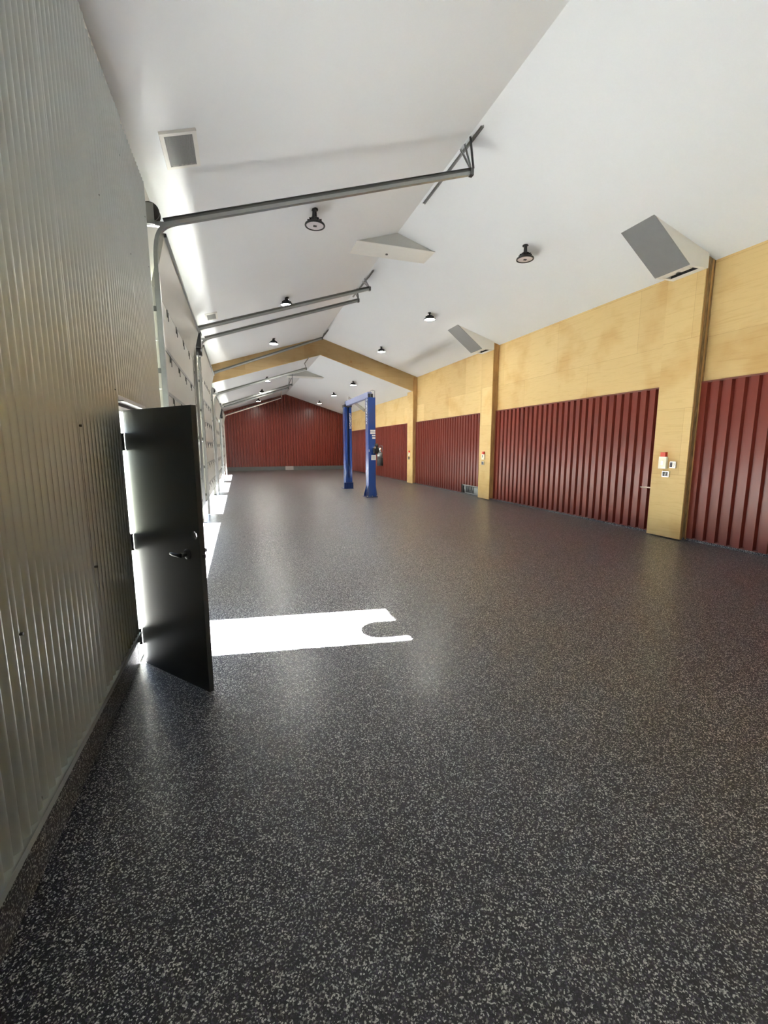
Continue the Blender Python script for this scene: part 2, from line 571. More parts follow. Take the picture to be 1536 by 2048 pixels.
def red_panel(y0, y1, label, notch=None):
    t = thing('metal_wall_panel', (W, (y0 + y1) / 2, 0.045), label, 'wall panel', 'red ribbed panels along the right wall')
    mb = MB()
    pr = rib_profile(y0, y1, ph=5.735)
    vs, fs = [], []
    for y, h in pr:
        z0 = 0.05
        vs += [(W - 0.006 - h, y, z0), (W - 0.006 - h, y, ZRED)]
    for k in range(len(pr) - 1):
        ym = (pr[k][0] + pr[k + 1][0]) / 2
        if notch and notch[0] < ym < notch[1]:
            o = len(vs)
            for (y, h) in (pr[k], pr[k + 1]):
                vs += [(W - 0.006 - h, y, notch[2]), (W - 0.006 - h, y, ZRED)]
            fs.append((o, o + 2, o + 3, o + 1))
        else:
            fs.append((2 * k, 2 * k + 2, 2 * k + 3, 2 * k + 1))
    mb.add(vs, fs)
    mb.build('ribbed_sheet', 'red', t)
    tm = MB().box((W - 0.066, y0, ZRED - 0.012), (W - 0.001, y1, ZRED + 0.016))
    tag(tm.build('top_trim', 'red_trim', t), 'brown red trim strip')
    if notch:
        MB().box((W - 0.05, y0, 0.045), (W - 0.002, notch[0], 0.062)).box((W - 0.05, notch[1], 0.045), (W - 0.002, y1, 0.062)).build('bottom_trim', 'red', t)
    else:
        MB().box((W - 0.05, y0, 0.045), (W - 0.002, y1, 0.062)).build('bottom_trim', 'red', t)
    return t
PIL = [(5.85, 6.552), (12.478, 13.18), (19.23, 19.93), (25.88, 26.58)]
red_panel(-0.1, PIL[0][0], 'red ribbed metal panel at the right edge, in front of the nearest pilaster')
red_panel(PIL[0][1], PIL[1][0], 'widest red ribbed metal panel, between the nearest two pilasters')
red_panel(PIL[1][1], PIL[2][0], 'red ribbed metal panel with a notch cut out at floor level', notch=(13.18, 14.68, 0.36))
red_panel(PIL[2][1], PIL[3][0], 'red ribbed metal panel on the right wall behind the near blue lift column')
red_panel(PIL[3][1], YF - 0.06, 'farthest red ribbed metal panel on the right wall, reaching the far corner')
# far wall sheet
fw = thing('metal_wall_panel', (W / 2, YF + 0.05, 0.285), 'orange red ribbed metal sheeting filling the far gable wall', 'wall panel')
pr = rib_profile(0.0, W, ph=0.05)
vs, fs = [], []
for x, h in pr:
    vs += [(x, YF + 0.05 - h, 0.285), (x, YF + 0.05 - h, zc(x, True) - 0.005)]
for k in range(len(pr) - 1):
    fs.append((2 * k, 2 * k + 2, 2 * k + 3, 2 * k + 1))
MB().add(vs, fs).build('ribbed_sheet', 'red', fw)
for sgn, xa, xb in ((0, 0.0, XR), (1, XR, W)):
    tag(MB().bar((xa, YF - 0.01, zc(xa, True) - 0.035), (xb, YF - 0.01, zc(xb, True) - 0.035), 0.05, 0.07).build('rake_trim', 'red_trim', fw), 'dark brown red edge trim')

# step in the ceiling: wooden beam
t = thing('gable_beam', (XR, YB, zc(XR) - HB), 'plywood-faced gable beam spanning the ceiling beyond the middle of the room', 'beam')
bz = HB + 0.005
MB().prism([(0.0, zc(0) - bz), (XR, ZR - bz), (XR, ZR + 0.02), (0.0, zc(0) + 0.02)], 'y', YB, YB + 0.04).build('left_board', 'ply_beam', t)
MB().prism([(XR, ZR - bz), (W - 0.002, zc(W) - bz), (W - 0.002, zc(W) + 0.02), (XR, ZR + 0.02)], 'y', YB, YB + 0.04).build('right_board', 'ply_beam', t)
tag(MB().prism([(0.0, zc(0) - bz - 0.012), (XR, ZR - bz - 0.012), (W - .02, zc(W) - bz - 0.012), (W - .02, zc(W) - bz), (XR, ZR - bz), (0.0, zc(0) - bz)], 'y', YB - 0.006, YB + 0.03)
    .build('lower_edge', 'ply', t), 'pale lower edge')
tag(MB().box((5.73, YB - 0.03, 5.37), (5.84, YB, 5.47)).build('junction_box', 'brown', t), 'small brown box')

# ------------------------------------------------------------------ pilasters
PD = 0.2134
pl = ['wooden pilaster nearest the camera, rough brown strand side, red-topped switch on it',
      'second wooden pilaster, smooth brown side, left of the widest red panel',
      'third wooden pilaster, under the right end of the gable beam',
      'wooden pilaster mostly hidden behind the blue lift']
for k, (a, b) in enumerate(PIL):
    low = k > 1
    t = thing('wooden_pilaster', (W - PD / 2, (a + b) / 2, 0.0), pl[k], 'pilaster', 'wooden pilasters along the right wall')
    zt_ = lambda x: zc(x, low) - 0.004
    top = zt_(W)
    def slab(x0, x1, ya, yb, z0):
        return MB().prism([(x0, z0), (x1, z0), (x1, zt_(x1)), (x0, zt_(x0))], 'y', ya, yb)
    tag(slab(W - PD + 0.02, W - 0.002, a + 0.006, b - 0.006, 0.05).build('post', 'strand' if k == 0 else 'brown', t), 'brown laminated side')
    slab(W - PD, W - PD + 0.02, a, b, 0.02).build('face_board', 'ply_face', t)
    if k == 2:
        tag(MB().box((W - PD, YB - 0.014, zc(W, True) - 0.05), (W - 0.002, YB - 0.002, zc(W) - 0.006)).build('post_head', 'brown', t), 'brown head of the post beside the beam')
    fl = MB()
    fl.box((W - 0.075, a - 0.008, 0.02), (W - 0.05, a + 0.006, top)).box((W - PD + 0.03, a - 0.006, 0.02), (W - PD + 0.05, a + 0.006, top))
    if k == 0:
        tag(fl.build('edge_strip', 'brown', t), 'thin brown edge strips')

# ------------------------------------------------------------------ hoods in the corner above the pilasters
def hood(y0, y1, label):
    A = (7.415, zc(7.415)); D = (8.71, zc(8.71)); E_ = (8.71, 4.755); F_ = (8.27, 4.755)
    t = thing('air_hood', (8.3, (y0 + y1) / 2, 4.755), label, 'air hood', 'sheet metal hoods above the pilasters')
    th = 0.012
    # front plate
    fr = MB().add([(A[0], y0, A[1]), (A[0], y1, A[1]), (F_[0], y1, F_[1]), (F_[0], y0, F_[1]),
                   (A[0] + .02, y0, A[1] + .005), (A[0] + .02, y1, A[1] + .005), (F_[0] + .015, y1, F_[1] + .012), (F_[0] + .015, y0, F_[1] + .012)],
                  [(0, 1, 2, 3), (4, 7, 6, 5), (0, 3, 7, 4), (1, 5, 6, 2), (0, 4, 5, 1), (3, 2, 6, 7)])
    tag(fr.build('front_plate', 'sheet_grey', t), 'grey sloping front plate')
    for ya, yb in ((y0 + 0.001, y0 + th), (y1 - th, y1 - 0.001)):
        MB().prism([(A[0] + 0.03, A[1]), (F_[0] + .004, F_[1] + .001), E_, D], 'y', ya, yb).build('side_cheek', 'white', t)
    # underside with the slot
    xa, xb = F_[0] + 0.01, E_[0] - 0.005
    z = 4.755
    sa, sb = xa + 0.10, xa + 0.31
    un = MB().box((xa, y0 + .013, z), (sa, y1 - .013, z + .012)).box((sb, y0 + .013, z), (xb, y1 - .013, z + .012))
    un.box((sa, y0 + .013, z), (sb, y0 + 0.06, z + .012)).box((sa, y1 - 0.06, z), (sb, y1 - .013, z + .012))
    un.build('underside', 'white', t)
    tag(MB().box((sa, y0 + 0.055, z + 0.06), (sb, y1 - 0.055, z + 0.07)).box((sa - .006, y0 + .05, z + .012), (sa, y1 - .05, z + .07))
        .box((sb, y0 + .05, z + .012), (sb + .006, y1 - .05, z + .07)).build('slot', 'black', t), 'dark outlet slot')
    for ya, yb in ((y0 + 0.09, y0 + 0.28), (y0 + 0.38, y1 - 0.07)):
        tag(MB().box((sa + 0.015, ya, z + 0.004), (sa + 0.075, yb, z + 0.03)).build('louver', 'white', t), 'white louver blade')
    return t
hood(5.82, 6.46, 'large grey sheet metal hood on top of the nearest pilaster')
hood(12.45, 13.12, 'smaller-looking grey hood on top of the second pilaster')

# ------------------------------------------------------------------ ridge boxes
def ridge_box(y0, y1, z, low, label, sensor):
    zr_ = ZR - (HB if low else 0)
    xl = XR - (zr_ - z) / SL
    xr = XR + (zr_ - z) / SR
    t = thing('ridge_box', (XR, (y0 + y1) / 2, z), label, 'ridge box', 'white triangular boxes under the ridge')
    MB().box((xl, y0, z - 0.012), (xr, y1, z)).build('bottom_panel', 'white', t)
    e = 0.10
    def tri(ya, yb, ins):
        return MB().prism([(xl + ins * 3, z), (xr - ins * 3, z), (XR, zr_ - ins)], 'y', ya, yb)
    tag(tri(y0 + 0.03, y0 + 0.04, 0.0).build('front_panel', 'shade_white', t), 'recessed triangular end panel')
    tri(y1 - 0.012, y1, 0.0).build('rear_panel', 'white', t)
    if sensor:
        tag(MB().cyl((XR - 0.12, y0 + 0.42, z - 0.03), (XR - 0.12, y0 + 0.42, z - 0.011), 0.028, 14).build('sensor', 'galv_dark', t), 'small dark sensor')
        tag(MB().tube([(XR - 0.02, y0 + 0.05, z + 0.005), (XR - 0.0, y0 + 0.05, z + 0.05), (XR + 0.01, y0 + 0.06, z + 0.12)], 0.008, 6).build('cable', 'galv_dark', t), 'short dark cable')
    return t
ridge_box(9.58, 10.22, 6.06, False, 'white triangular box under the ridge near the first door track', True)
ridge_box(23.40, 23.95, 5.36, True, 'white triangular box under the ridge beyond the wooden beam', False)

# ------------------------------------------------------------------ open man door
d = Vector((0.634, -0.773, 0.0)).normalized()
nf = Vector((0.773, 0.634, 0.0)).normalized()      # away from the camera
zax = Vector((0, 0, 1))
hp = Vector((0.142, 3.812, 0.008))
door = thing('door_1', (0.136, 3.812, 0.0), 'black entry door standing open into the room beside the corrugated wall', 'door', kind='structure')
LW, LH, LT = 0.845, 2.025, 0.036
leafm = MB().obox(hp, d, nf, zax, (0, 0, 0), (LW, LT, LH))
leaf = leafm.build('leaf', 'black_door', door)
# bored lock hole
cutm = MB().cyl(hp + d * 0.785 + zax * 1.148 - nf * 0.1, hp + d * 0.785 + zax * 1.148 + nf * 0.2, 0.031, 20)
cut = cutm.build('cut', 'black', door)
bo = leaf.modifiers.new('hole', 'BOOLEAN')
bo.operation = 'DIFFERENCE'
bo.object = cut
bo.solver = 'EXACT'
bpy.context.view_layer.update()
dg = bpy.context.evaluated_depsgraph_get()
nm = bpy.data.meshes.new_from_object(leaf.evaluated_get(dg))
leaf.modifiers.clear()
leaf.data = nm
bpy.data.objects.remove(cut)
def lever(side):
    """side -1: face towards the corrugated wall; +1: other face"""
    base = hp + d * 0.70 + zax * 1.005 + (nf * LT if side > 0 else Vector((0, 0, 0)))
    s = nf * side
    mb = MB()
    mb.lathe(base, [(0.0, 0.016), (0.030, 0.016), (0.038, 0.010), (0.040, 0.0)], 20, s)
    pj = 0.05 if side < 0 else 0.10
    mb.tube([base, base + s * pj], 0.013, 12)
    sg = -1 if side < 0 else -1
    p0 = base + s * (pj + 0.002)
    mb.tube([p0 - d * 0.0, p0 + d * sg * 0.03 + s * 0.006, p0 + d * sg * 0.08 + s * 0.008, p0 + d * sg * 0.125 + s * 0.0 ], [0.015, 0.014, 0.013, 0.011], 10)
    tag(mb.build('lever_handle', 'black', door), 'black lever handle')
lever(-1)
lever(1)
# latch bolt at the edge
MB().obox(hp + zax * 1.005, d, nf, zax, (LW, 0.014, -0.012), (LW + 0.012, 0.032, 0.012)).build('latch', 'black', door)
for z in (0.235, 1.02, 1.80):
    hb_ = MB()
    c = Vector((0.126, 3.812, z))
    hb_.cyl(c - zax * 0.058, c + zax * 0.058, 0.010, 10)
    hb_.cyl(c - zax * 0.066, c - zax * 0.058, 0.013, 10).cyl(c + zax * 0.058, c + zax * 0.066, 0.013, 10)
    hb_.obox(hp + zax * (z - 0.008), d, nf, zax, (-0.006, 0.0, -0.056), (0.0, 0.04, 0.056))
    hb_.box((0.07, MY0, z - 0.056), (0.128, MY0 + 0.006, z + 0.056))
    tag(hb_.build('hinge', 'black', door), 'black butt hinge')
fm = MB()
fm.box((-0.15, MY0 - 0.020, 0.0), (XI - 0.012, MY0, MZ + 0.02))
fm.box((-0.15, MY1 - 0.02, 0.0), (XI - 0.002, MY1 + 0.02, MZ + 0.02))
fm.box((-0.15, MY0, MZ - 0.02), (XI - 0.002, MY1 - 0.02, MZ + 0.02))
fm.box((-0.06, MY0, 0.0), (-0.02, MY0 + 0.012, MZ - 0.02)).box((-0.06, MY1 - 0.035, 0.0), (-0.02, MY1 - 0.02, MZ - 0.02))
tag(fm.build('frame', 'jamb', door), 'pale metal frame')
tag(MB().box((-0.15, MY0 + 0.02, -0.03), (0.10, MY1 - 0.02, 0.012)).build('threshold', 'galv', door), 'metal threshold')

# unseen lamp-shaped blocker added above the entry door: its shadow nicks the end of the sun patch
t = thing('sun_blocker', (-0.15, 4.17, 2.12), 'unseen blocker added outside above the open black door to notch the sun patch', 'shadow blocker')
MB().tube([(-0.152, 4.17, 2.30), (-0.22, 4.17, 2.33), (-0.30, 4.18, 2.30), (-0.30, 4.19, 2.20)], 0.015, 8).build('arm', 'black', t)
MB().lathe((-0.30, 4.19, 1.98), [(0.19, 0.0), (0.19, 0.14), (0.08, 0.22), (0.03, 0.24), (0.0, 0.24)], 20).build('blocker_drum', 'black', t)

# ------------------------------------------------------------------ overhead doors (all raised a hand's breadth or more)
XD0, XD1 = 0.040, 0.085
odl = ['nearest pale sectional overhead door, partly raised, left wall behind the open black door',
       'second pale sectional overhead door from the camera, partly raised',
       'third overhead door, first one beyond the wooden beam, partly raised',
       'farthest overhead door, next to the red end wall, partly raised']
for k, (a, b, zt, low) in enumerate(DOORS):
    t = thing('door_%d' % (k + 2), (0.06, (a + b) / 2, 0.36), odl[k], 'overhead door', kind='structure')
    y0, y1 = a - 0.04, b + 0.04
    zs = [0.36, 0.72, 1.31, 1.90, 2.48, 3.06, 3.68] if not low else [0.36, 0.72, 1.29, 1.87, 2.45, 3.03]
    for i in range(len(zs) - 1):
        s = MB().box((XD0, y0, zs[i] + 0.004), (XD1, y1, zs[i + 1] - 0.004))
        so = s.build('section', 'door_panel', t)
        nrib = 5
        hm = MB()
        for q in range(1, nrib):
            yq = y0 + (y1 - y0) * q / nrib
            hm.box((XD1 - 0.001, yq - 0.03, zs[i + 1] - 0.10), (XD1 + 0.012, yq + 0.03, zs[i + 1] + 0.02 if i < len(zs) - 2 else zs[i + 1] - 0.004))
            hm.box((XD1 + 0.01, yq - 0.006, zs[i + 1] - 0.16), (XD1 + 0.02, yq + 0.006, zs[i + 1] - 0.04))
        tag(hm.build('hinge_plates', 'galv_dark', so), 'steel hinge plates')
        if i > 0:
            tag(MB().box((XD1 - 0.001, y0, zs[i] - 0.022), (XD1 + 0.012, y1, zs[i] + 0.022)).build('section_rib', 'door_rib', t), 'grey rail across a section joint')
        tag(MB().box((XD1 - 0.001, y0, zs[i] + .004), (XD1 + 0.010, y0 + 0.07, zs[i + 1] - .004)).box((XD1 - 0.001, y1 - 0.07, zs[i] + .004), (XD1 + 0.010, y1, zs[i + 1] - .004))
            .build('end_stile', 'door_rib', so), 'grey end stiles')
    # top section leans in along the curved track
    zt0, zt1 = zs[-1], zs[-1] + 0.62
    lean = 0.155
    def tx(z, o):
        f = (z - zt0) / (zt1 - zt0)
        return XD0 + o + lean * f
    tp = MB().prism([(tx(zt0, 0), zt0 + .004), (tx(zt0, .045), zt0 + .004), (tx(zt1, .045), zt1), (tx(zt1, 0), zt1)], 'y', y0, y1)
    tag(tp.build('top_section', 'door_panel', t), 'tilted top section')
    tag(MB().bar((tx(zt1, .045), y0, zt1 - 0.02), (tx(zt1, .045), y1, zt1 - 0.02), 0.03, 0.045).build('top_strut', 'galv_dark', t), 'dark strut along the top edge')
    MB().box((XD0 + 0.005, y0, 0.335), (XD1 - 0.005, y1, 0.366)).build('bottom_seal', 'rubber', t)

# ------------------------------------------------------------------ door tracks
def track(ysign, y, start, end, low, label, hangers=(), drum=False, mat='galv'):
    """C-shaped roller track: vertical leg, curve, sloping rail to the ridge"""
    t = thing('door_track', (0.13, y, 0.0), label, 'door track', 'steel roller tracks of the overhead doors')
    sx, sz = start
    ex, ez = end
    w, h = 0.055, 0.030
    sec = [(-w / 2, -h / 2), (w / 2, -h / 2), (w / 2, h / 2), (w / 2 - .012, h / 2), (w / 2 - .012, -h / 2 + .008), (-w / 2 + .012, -h / 2 + .008), (-w / 2 + .012, h / 2), (-w / 2, h / 2)]
    vx = 0.130
    zv = sz - 0.55
    side = (0, 1, 0)
    MB().sweep([(vx, y, 0.01), (vx, y, zv)], [(-.036, -.028), (.036, -.028), (.036, .028), (-.036, .028)], side).build('vertical_rail', mat, t)
    # wall brackets
    for z in [0.5 + 0.72 * q for q in range(int((zv - 0.5) / 0.72) + 1)]:
        MB().box((0.0, y - 0.03, z), (0.105, y - 0.024, z + 0.06)).box((0.0, y - 0.06, z), (0.004, y + 0.0, z + 0.06)).build('wall_bracket', 'galv_dark', t)
    slope = math.atan2(ez - sz, ex - sx)
    pts = []
    p0 = Vector((vx, y, zv)); p3 = Vector((sx + 0.10, y, sz + 0.10 * math.tan(slope)))
    p1 = p0 + Vector((0, 0, 0.36)); p2 = p3 - Vector((math.cos(slope), 0, math.sin(slope))) * 0.22
    for q in range(11):
        u = q / 10
        pts.append(p0 * (1 - u) ** 3 + p1 * 3 * u * (1 - u) ** 2 + p2 * 3 * u * u * (1 - u) + p3 * u ** 3)
    MB().sweep(pts, [(-.030, -.022), (.030, -.022), (.030, .022), (-.030, .022)], side).build('curved_rail', mat, t)
    dirv = Vector((math.cos(slope), 0, math.sin(slope)))
    up = Vector((-dirv.z, 0, dirv.x))
    s = Vector((sx, y, sz)); e = Vector((ex, y, ez))
    # sloping rail: lower flange + upper angle, read as two tones
    hr = MB().bar(s, e, 0.055, 0.042)
    hr.build('sloping_rail', mat, t)
    tag(MB().bar(s + up * 0.042, e + up * 0.042, 0.014, 0.042).bar(s + up * 0.064, e + up * 0.064, 0.045, 0.006).build('top_flange', 'galv_dark', t), 'darker upper flange')
    # short rail from the wall plate
    MB().bar((0.012, y, sz - 0.01), (sx + 0.02, y, sz), 0.05, 0.05).build('wall_arm', 'galv', t)
    if drum:
        pm = MB().box((0.0, y - 0.05, sz - 0.03), (0.012, y + 0.09, sz + 0.24)).box((0.0, y - 0.05, sz - 0.03), (0.15, y - 0.042, sz + 0.20))
        pm.build('bearing_plate', 'galv', t)
        dm = MB().lathe((0.10, y + 0.0, sz + 0.13), [(0.01, 0.0), (0.105, 0.0), (0.105, 0.02), (0.085, 0.03), (0.085, 0.08), (0.105, 0.09), (0.105, 0.11), (0.01, 0.11)], 24, (0, ysign, 0))
        tag(dm.build('cable_drum', 'black', t), 'black cable drum')
    for (pa, pb, mt) in hangers:
        hm = MB().bar(pa, pb, 0.035, 0.006, (0, 1, 0)).bar(pa, pb, 0.006, 0.035, (0, 1, 0))
        hm.build('hanger', mt, t)
    MB().box((ex - 0.03, y - 0.035, ez - 0.035), (ex + 0.02, y + 0.035, ez + 0.055)).build('end_bracket', 'galv_dark', t)
    return t
XB = 4.50
zb = ZR - 0.035
track(1, 6.15, (0.256, 4.371), (4.322, 5.631), False, 'nearest sloping steel door track, its rail ending in two hangers by the ridge',
      hangers=[((4.322, 6.15, 5.66), (4.452, 6.62, zb), 'galv'), ((4.36, 6.17, 5.72), (4.452, 6.45, zb), 'galv_dark'), ((4.33, 6.15, 5.66), (4.452, 6.75, zb), 'galv')], drum=True)
track(-1, 10.92, (0.240, 4.345), (4.203, 5.585), False, 'door track at the far side of the nearest overhead door, upper of the close pair',
      hangers=[((4.203, 10.92, 5.61), (4.452, 12.25, zb), 'galv'), ((4.20, 10.92, 5.61), (4.452, 12.45, zb), 'galv')])
track(1, 12.25, (0.290, 4.43), (4.272, 5.715), False, 'door track at the near side of the second overhead door, lower of the close pair',
      hangers=[((4.272, 12.25, 5.74), (4.452, 13.30, zb), 'galv'), ((4.272, 12.25, 5.74), (4.452, 13.05, zb), 'galv_dark')], drum=True)
track(-1, 17.09, (0.243, 4.35), (4.150, 5.80), False, 'door track crossing in front of the plywood gable beam',
      hangers=[((4.15, 17.09, 5.83), (4.452, 18.3, zb), 'galv')])
track(1, 18.2, (0.30, 3.76), (3.68, 4.85), True, 'door track just beyond the gable beam, braced to the lower edge of the beam',
      hangers=[((3.68, 18.2, 4.87), (3.62, 18.25, 5.08), 'galv'), ((3.62, 18.25, 5.07), (3.96, 19.24, 5.515), 'galv')], drum=True)
track(-1, 23.08, (0.30, 3.76), (3.66, 4.86), True, 'door track at the far side of the third overhead door',
      hangers=[((3.66, 23.08, 4.88), (3.72, 23.3, zc(3.72, True)), 'galv')])
track(1, 24.4, (0.319, 3.774), (3.62, 4.855), True, 'door track at the near side of the farthest overhead door',
      hangers=[((3.62, 24.4, 4.87), (3.70, 24.6, zc(3.7, True)), 'galv'), ((3.58, 24.4, 4.87), (3.85, 24.9, zc(3.85, True)), 'galv')], drum=True)
track(-1, 29.45, (0.277, 3.702), (3.704, 4.871), True, 'pinkish door track in front of the red far wall, last of the row',
      hangers=[((3.704, 29.45, 4.90), (3.72, 29.5, zc(3.72, True)), 'pink_rail')], mat='pink_rail')
def ridge_bar(y0, y1, label):
    b = MB().bar((XB, y0, zb - 0.005), (XB, y1, zb - 0.005), 0.045, 0.006).bar((XB + 0.02, y0, zb), (XB + 0.02, y1, zb), 0.006, 0.05)
    return tag(b.build('support_bar', 'galv', origin=(XB, (y0 + y1) / 2, zb)), label, 'support bar', 'steel angle bars under the ridge')
ridge_bar(6.19, 8.30, 'steel angle bar along the ridge above the nearest door track')
ridge_bar(11.60, 13.75, 'steel angle bar along the ridge shared by the close pair of door tracks')
ridge_bar(17.7, 19.2, 'short steel angle bar along the ridge against the gable beam')

# jackshaft operators hanging at the door heads
def operator(y, z, label):
    t = thing('door_operator', (0.17, y, z), label, 'door opener', 'black door openers on the left wall')
    MB().box((0.09, y - 0.09, z), (0.25, y + 0.09, z + 0.33)).build('motor_cover', 'black', t, bevel=0.015)
    MB().cyl((0.17, y, z - 0.17), (0.17, y, z + 0.01), 0.085, 18).build('motor', 'black', t)
    tag(MB().tube([(0.05, y - 0.10, z + 0.40), (0.035, y - 0.13, z + 0.1), (0.035, y - 0.11, z - 0.6), (0.03, y - 0.1, z - 1.3)], 0.012, 8).build('conduit', 'white', t), 'white conduit')
    tag(MB().tube([(0.17, y, z - 0.17), (0.15, y + 0.02, z - 0.3), (0.20, y + 0.05, z - 0.5), (0.14, y + 0.04, z - 0.62), (0.10, y, z - 0.5)], 0.010, 8).build('chain_loop', 'galv', t), 'hanging loop of chain')
    return t
operator(11.35, 4.02, 'black door opener on the wall between the two nearest overhead doors')
operator(23.75, 3.35, 'black door opener on the wall beside the farthest overhead door')
# small control box and lock low on the jamb between the first two doors
t = thing('wall_control', (0.02, 11.4, 1.78), 'small grey control box on the jamb between the two nearest overhead doors', 'control box')
MB().box((0.0, 11.32, 1.78), (0.09, 11.46, 1.98)).build('box', 'galv', t, bevel=0.006)
tag(MB().cyl((0.09, 11.39, 1.84), (0.11, 11.39, 1.84), 0.025, 12).build('button', 'black', t), 'black button')
tag(MB().tube([(0.02, 11.39, 1.78), (0.02, 11.39, 1.2), (0.05, 11.36, 1.0), (0.02, 11.38, 0.9)], 0.012, 8).build('cable', 'black', t), 'black cable')
# foot blocks of the jamb posts between the doors
for y, lab in ((11.55, 'pale jamb post on the left wall between the two nearest overhead doors'), (17.65, 'pale jamb post on the left wall at the gable beam')):
    tag(MB().box((0.0, y - 0.11, 0.0), (0.10, y + 0.11, 4.3)).build('jamb_post', 'white', bevel=0.006), lab, 'post', 'jamb posts between the overhead doors')

# ------------------------------------------------------------------ high bay lamps
def high_bay(loc, zceil, lit, label, drop):
    """round lamp hung from a yoke; loc is the ceiling point"""
    x, y = loc
    t = thing('high_bay_lamp', (x, y, zceil), label, 'ceiling lamp', 'round black high bay lamps')
    z = zceil
    MB().lathe((x, y, z - 0.014), [(0.0, 0.0), (0.06, 0.0), (0.06, 0.016), (0.0, 0.016)], 18).build('ceiling_plate', 'black', t)
    yk = MB()
    yd = Vector((0.42, 0.91, 0)); yc = Vector((x, y, z)); dz = Vector((0, 0, 1)); ys_ = Vector((-0.91, 0.42, 0))
    for sg in (-1, 1):
        yk.bar(yc + yd * sg * 0.045 - dz * 0.012, yc + yd * sg * 0.088 - dz * (drop - 0.05), 0.042, 0.014, yd)
    yk.bar(yc - yd * 0.05 - dz * 0.018, yc + yd * 0.05 - dz * 0.018, 0.042, 0.014)
    yk.build('yoke', 'black', t)
    zb_ = z - drop
    MB().lathe((x, y, zb_), [(0.0, 0.09), (0.075, 0.09), (0.085, 0.075), (0.09, 0.03), (0.13, 0.02), (0.165, 0.0), (0.172, -0.018), (0.168, -0.03), (0.148, -0.03), (0.142, -0.018), (0.0, -0.018)], 28).build('housing', 'black', t)
    for q in range(10):
        an = 2 * math.pi * q / 10
        c, s_ = math.cos(an), math.sin(an)
        MB().obox((x, y, zb_), (c, s_, 0), (-s_, c, 0), (0, 0, 1), (0.075, -0.004, 0.012), (0.125, 0.004, 0.065)).build('fin', 'black', t)
    lens = MB().lathe((x, y, zb_), [(0.0, -0.026), (0.10, -0.025), (0.145, -0.021)], 28)
    tag(lens.build('lens', 'lens_on' if lit else 'lens_off', t), 'glowing lens' if lit else 'unlit grey lens')
    if not lit:
        tag(MB().box((x - 0.028, y - 0.020, zb_ - 0.034), (x + 0.028, y + 0.020, zb_ - 0.024)).build('sensor', 'black', t), 'black centre sensor')
    return t
rows = [7.93, 12.53, 17.2, 21.8, 26.55, 31.55]
rn = ['nearest', 'second nearest', 'just before the gable beam', 'first beyond the beam', 'second beyond the beam', 'closest to the far red wall']
protoL = {}
for k, y in enumerate(rows):
    low = y > YB
    for side, x in (('left', 2.36), ('right', 6.53)):
        lit = k != 0
        z = zc(x, low)
        lab = '%s black high bay lamp on the %s ceiling slope, %s' % ('lit' if lit else 'unlit', side, rn[k])
        if lit in protoL:
            copy_thing(protoL[lit], (x, y, z), lab)
        else:
            protoL[lit] = high_bay((x, y), z, lit, lab, 0.165 if lit else 0.235)

# ------------------------------------------------------------------ ceiling vents on the left slope
def vent(x0, x1, y0, y1, label, nsl):
    c = ((x0 + x1) / 2, (y0 + y1) / 2)
    t = thing('ceiling_vent', (c[0], c[1], zc(c[0])), label, 'air vent', 'square air vents on the left ceiling slope')
    ex = Vector((1, 0, SL)).normalized()
    ey = Vector((0, 1, 0))
    ez = Vector((-SL, 0, 1)).normalized()
    o = Vector((c[0], c[1], zc(c[0])))
    hx, hy = (x1 - x0) / 2 * math.sqrt(1 + SL * SL), (y1 - y0) / 2
    f = MB()
    b = 0.045
    for a, q in (((-hx, -hy), (hx, -hy + b)), ((-hx, hy - b), (hx, hy)), ((-hx, -hy + b), (-hx + b, hy - b)), ((hx - b, -hy + b), (hx, hy - b))):
        f.obox(o, ex, ey, ez, (a[0], a[1], -0.03), (q[0], q[1], 0.01))
    f.build('frame', 'white', t)
    g = MB().obox(o, ex, ey, ez, (-hx + b, -hy + b, -0.012), (hx - b, hy - b, 0.006))
    for q in range(nsl):
        u = -hx + b + (2 * hx - 2 * b) * (q + 0.5) / nsl
        g.obox(o, ex, ey, ez, (u - 0.004, -hy + b, -0.024), (u + 0.004, hy - b, -0.012))
    g.build('grille', 'grille', t)
    return t
vent(0.305, 0.68, 5.66, 6.29, 'nearest square grey air vent, above the end of the corrugated wall', 20)
vent(0.295, 0.59, 12.41, 12.97, 'farther small grey air vent above the second overhead door', 12)

# ------------------------------------------------------------------ blue two-post lift
lift = thing('two_post_lift', (5.3, 16.4, 0.0), 'blue two-post car lift standing in the room in front of the red walls', 'car lift')
HT = 3.42
def lift_text(body, size, loc, rot, parent, name='lettering'):
    cu = bpy.data.curves.new('txt', 'FONT')
    cu.body = body
    cu.size = size
    cu.align_x = 'LEFT'
    cu.align_y = 'CENTER'
    cu.extrude = 0.002
    o = bpy.data.objects.new('txt', cu)
    COL.objects.link(o)
    bpy.context.view_layer.update()
    me = bpy.data.meshes.new_from_object(o.evaluated_get(bpy.context.evaluated_depsgraph_get()))
    bpy.data.objects.remove(o)
    R = Matrix((rot[0], rot[1], rot[2])).transposed()
    p0 = world_of(parent)
    for v in me.vertices:
        v.co = R @ Vector((v.co.x, v.co.y * 1.0, v.co.z)) + Vector(loc) - p0
    me.materials.clear()
    me.materials.append(M['sticker'])
    ob = bpy.data.objects.new(name, me)
    COL.objects.link(ob)
    ob.parent = parent
    return tag(ob, 'white lettering')
